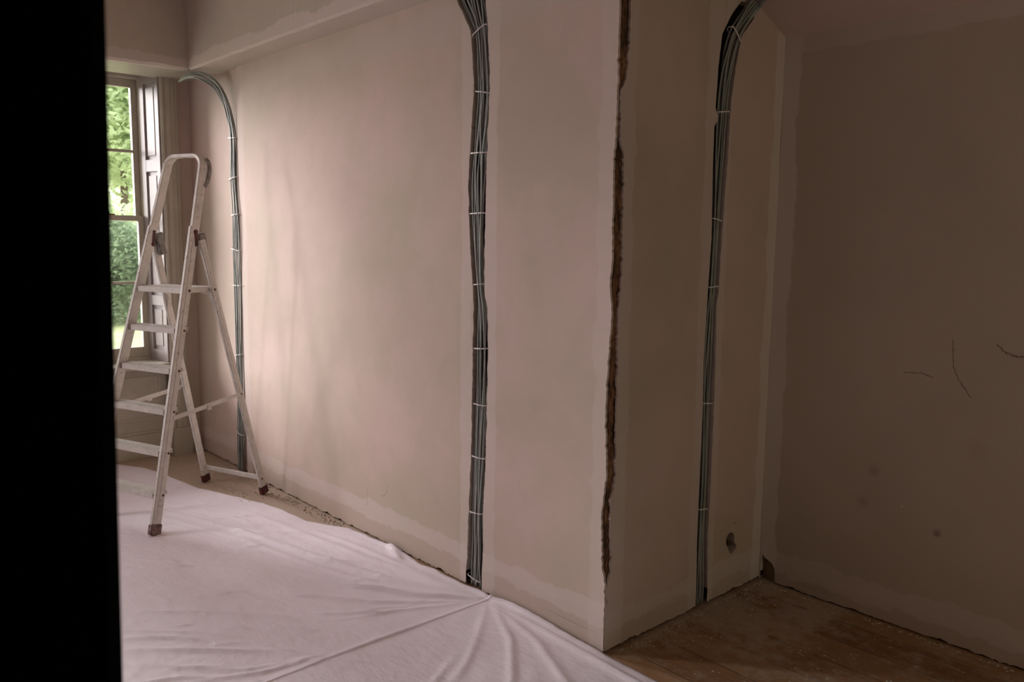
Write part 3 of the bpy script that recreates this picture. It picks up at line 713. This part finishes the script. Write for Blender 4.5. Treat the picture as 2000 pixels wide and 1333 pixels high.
# steps
for i in range(5):
    z = zs1+i*ss; pl, pr = fr_(-1, z), fr_(1, z)
    bm = bmesh.new(); o_ = -V*.030; A_, B_ = pl+U*.011, pr-U*.011
    beam(bm, A_+o_, B_+o_, Z_, .078, .005, .001)                 # tread
    beam(bm, A_+V*.008-Z_*.014, B_+V*.008-Z_*.014, Z_, .004, .030, .001)   # front lip
    beam(bm, A_-V*.068-Z_*.010, B_-V*.068-Z_*.010, Z_, .004, .022, .001)   # back lip
    for g_ in range(6):
        beam(bm, A_-V*(.002+g_*.012)+Z_*.0035, B_-V*(.002+g_*.012)+Z_*.0035, Z_, .003, .003, .0008)
    s_ = lpart('step', bm, mat_alu)
    for e, sg in ((A_, 1), (B_, -1)):
        bm = bmesh.new(); obox(bm, e+V*.004-Z_*.012+U*sg*.006, U*.007, V*.010, Z_*.014)
        lpart('end_plug', bm, mat_redw, s_)
    for sg in (1, -1):
        for dq in (.0,):
            rivet(fr_(sg, z-.012)-V*(.028+dq)+U*sg*.014, U*sg, s_)
# platform, reaching back to the rear legs, with curved stays
z = zs1+5*ss; bm = bmesh.new(); pl, pr = fr_(-1, z)+U*.012, fr_(1, z)-U*.012
dep = .215
beam(bm, pl-V*(dep/2-.01), pr-V*(dep/2-.01), Z_, dep, .006, .001)
beam(bm, pl+V*.008-Z_*.012, pr+V*.008-Z_*.012, Z_, .005, .030, .001)
beam(bm, pl-V*(dep-.012)-Z_*.010, pr-V*(dep-.012)-Z_*.010, Z_, .005, .024, .001)
for sg, e in ((-1, pl), (1, pr)):
    beam(bm, e+V*.006-Z_*.010, e-V*(dep-.012)-Z_*.010, Z_, .006, .026, .001)
for g_ in range(14): beam(bm, pl-V*(.004+g_*.0145)+Z_*.004, pr-V*(.004+g_*.0145)+Z_*.004, Z_, .003, .003, .0008)
plat = lpart('platform', bm, mat_alu)
for sg in (1, -1):
    rivet(fr_(sg, z-.012)-V*.028+U*sg*.014, U*sg, plat, .008)
    rb_ = bk_(sg, z-.012); rivet(rb_+U*sg*.012, U*sg, plat, .008)
    e = fr_(sg, z)-V*.13-U*sg*.016-Z_*.02
    pts = [e, e-V*.04-Z_*.012, e-V*.072-Z_*.045, bk_(sg, z-.14)+V*.01-U*sg*.012]
    bm = bmesh.new(); sweep(bm, smooth_path(pts, 5), .006, .022, U.cross(Z_)); lpart('platform_stay', bm, mat_alu)
    # flat link joining platform and rear leg
    bm = bmesh.new(); beam(bm, fr_(sg, z-.012)-V*.03-U*sg*.013, rb_-U*sg*.013, Z_, .006, .026, .001); lpart('platform_link', bm, mat_alu)
# spreader straps and lower rear brace
for sg in (1, -1):
    p0 = fr_(sg, .60)-V*.03-U*sg*.004; p1 = bk_(sg, .655)+U*sg*.012
    bm = bmesh.new(); beam(bm, p0+U*sg*.016, p1, Z_, .004, .024, .001)
    mid = (p0+p1)/2; obox(bm, mid+U*sg*.012-Z_*.012, V*.012, U*.004, Z_*.012)
    s_ = lpart('spreader_strap', bm, mat_alu); rivet(p1+U*sg*.004, U*sg, s_, .006)
for zb_, h_ in ((.105, .028),):
    bm = bmesh.new(); beam(bm, bk_(-1, zb_)-V*.012, bk_(1, zb_)-V*.012, Z_, .012, h_, .002)
    br = lpart('rear_brace', bm, mat_alu)
    for sg in (1, -1): rivet(bk_(sg, zb_)+U*sg*.012, U*sg, br, .007)

# ------------------------------------------------------------------ garden beyond the glass
struct('ground', [(-90, -6.6, -40, 60, -.9, -.6)], simple('lawn', (.50, .50, .26), .9, c2=(.34, .38, .20), scale=1.5))
leafm = []
for i, (a, b_) in enumerate((((.26, .33, .20), (.14, .19, .11)), ((.50, .55, .38), (.30, .36, .23)), ((.22, .28, .18), (.10, .14, .09)))):
    m, nt, bs = newmat('leaves_%s' % 'abc'[i]); bs.inputs['Roughness'].default_value = .6
    bs.inputs['Transmission Weight'].default_value = 0; bs.inputs['Subsurface Weight'].default_value = 0
    nt.links.new(mix(nt, ramp(nt, noise_(nt, 1.5, 4, .7), .35, .65), a, b_), bs.inputs['Base Color'])
    tl = N(nt, 'ShaderNodeBsdfTranslucent'); tl.inputs[0].default_value = (*[min(1, v*1.6) for v in a], 1)
    mx = N(nt, 'ShaderNodeMixShader'); mx.inputs[0].default_value = .45; o_ = nt.nodes['Material Output']
    nt.links.new(bs.outputs[0], mx.inputs[1]); nt.links.new(tl.outputs[0], mx.inputs[2]); nt.links.new(mx.outputs[0], o_.inputs[0])
    leafm.append(m)
bark = simple('bark', (.14, .10, .07), .9)
def tree(name, loc, trunk_h, crown, nleaf, size, mat, label, cat, seed):
    rg = random.Random(seed); root = empty(name, loc); tag(root, label, cat, None)
    bm = bmesh.new(); 
    if trunk_h:
        rings = []
        for k in range(7):
            z = trunk_h*1.5*k/6; r = .22*(1-.5*k/6); ox = .2*math.sin(k*.8+seed)
            rings.append([bm.verts.new((ox+r*math.cos(a), r*math.sin(a), z)) for a in [6.283*q/10 for q in range(10)]])
        for a, b_ in zip(rings, rings[1:]):
            for q in range(10): bm.faces.new((a[q], a[(q+1) % 10], b_[(q+1) % 10], b_[q]))
        tk = frombm('trunk', bm, bark, smooth=True); tk.parent = root
    else: bm.free()
    rx, rz = crown; verts = []; faces = []
    blobs = [(rg.uniform(-.6, .6)*rx, rg.uniform(-.6, .6)*rx, trunk_h+rz*(.15+1.7*rg.random()), rg.uniform(.3, .55)*rx) for _ in range(22)]
    for _ in range(nleaf):
        bx, by, bz, br = blobs[rg.randrange(len(blobs))]
        v = Vector((rg.gauss(0, 1), rg.gauss(0, 1), rg.gauss(0, 1))).normalized()*br*rg.uniform(.75, 1.05)
        p = Vector((bx, by, max(.1, bz)))+v
        if p.z < .05: p.z = .05+rg.random()*.3
        e1 = Vector((rg.gauss(0, 1), rg.gauss(0, 1), rg.gauss(0, .6))).normalized(); e2 = e1.orthogonal().normalized()
        s = size*rg.uniform(.6, 1.3); k = len(verts)
        verts += [p-e1*s, p+e2*s*.45, p+e1*s, p-e2*s*.45]; faces.append((k, k+1, k+2, k+3))
    me = bpy.data.meshes.new('foliage'); me.from_pydata([tuple(v) for v in verts], [], faces)
    f = link('foliage', me, mat); f.parent = root
    return root
tree('tree', (-33, 10.3, -.6), 3.2, (3.4, 3.2), 15000, .16, leafm[1], 'tall pale green tree filling the upper window panes', 'tree', 1)
tree('tree', (-27, 1.0, -.6), 3.0, (3.0, 2.6), 9000, .15, leafm[0], 'green tree further left in the garden beyond the glass', 'tree', 2)
tree('tree', (-48, 14.0, -.6), 4.0, (4.5, 3.5), 9000, .22, leafm[1], 'pale tree farthest back behind the garden shrubs', 'tree', 3)
tree('shrub', (-21.5, 6.6, -.6), 0, (1.5, 1.1), 9000, .08, leafm[2], 'dark green shrub on the lawn seen through the lower panes', 'shrub', 4)
tree('shrub', (-25.8, 7.9, -.6), 0, (1.6, 1.5), 8000, .10, leafm[1], 'bright green bush behind the dark shrub', 'shrub', 5)
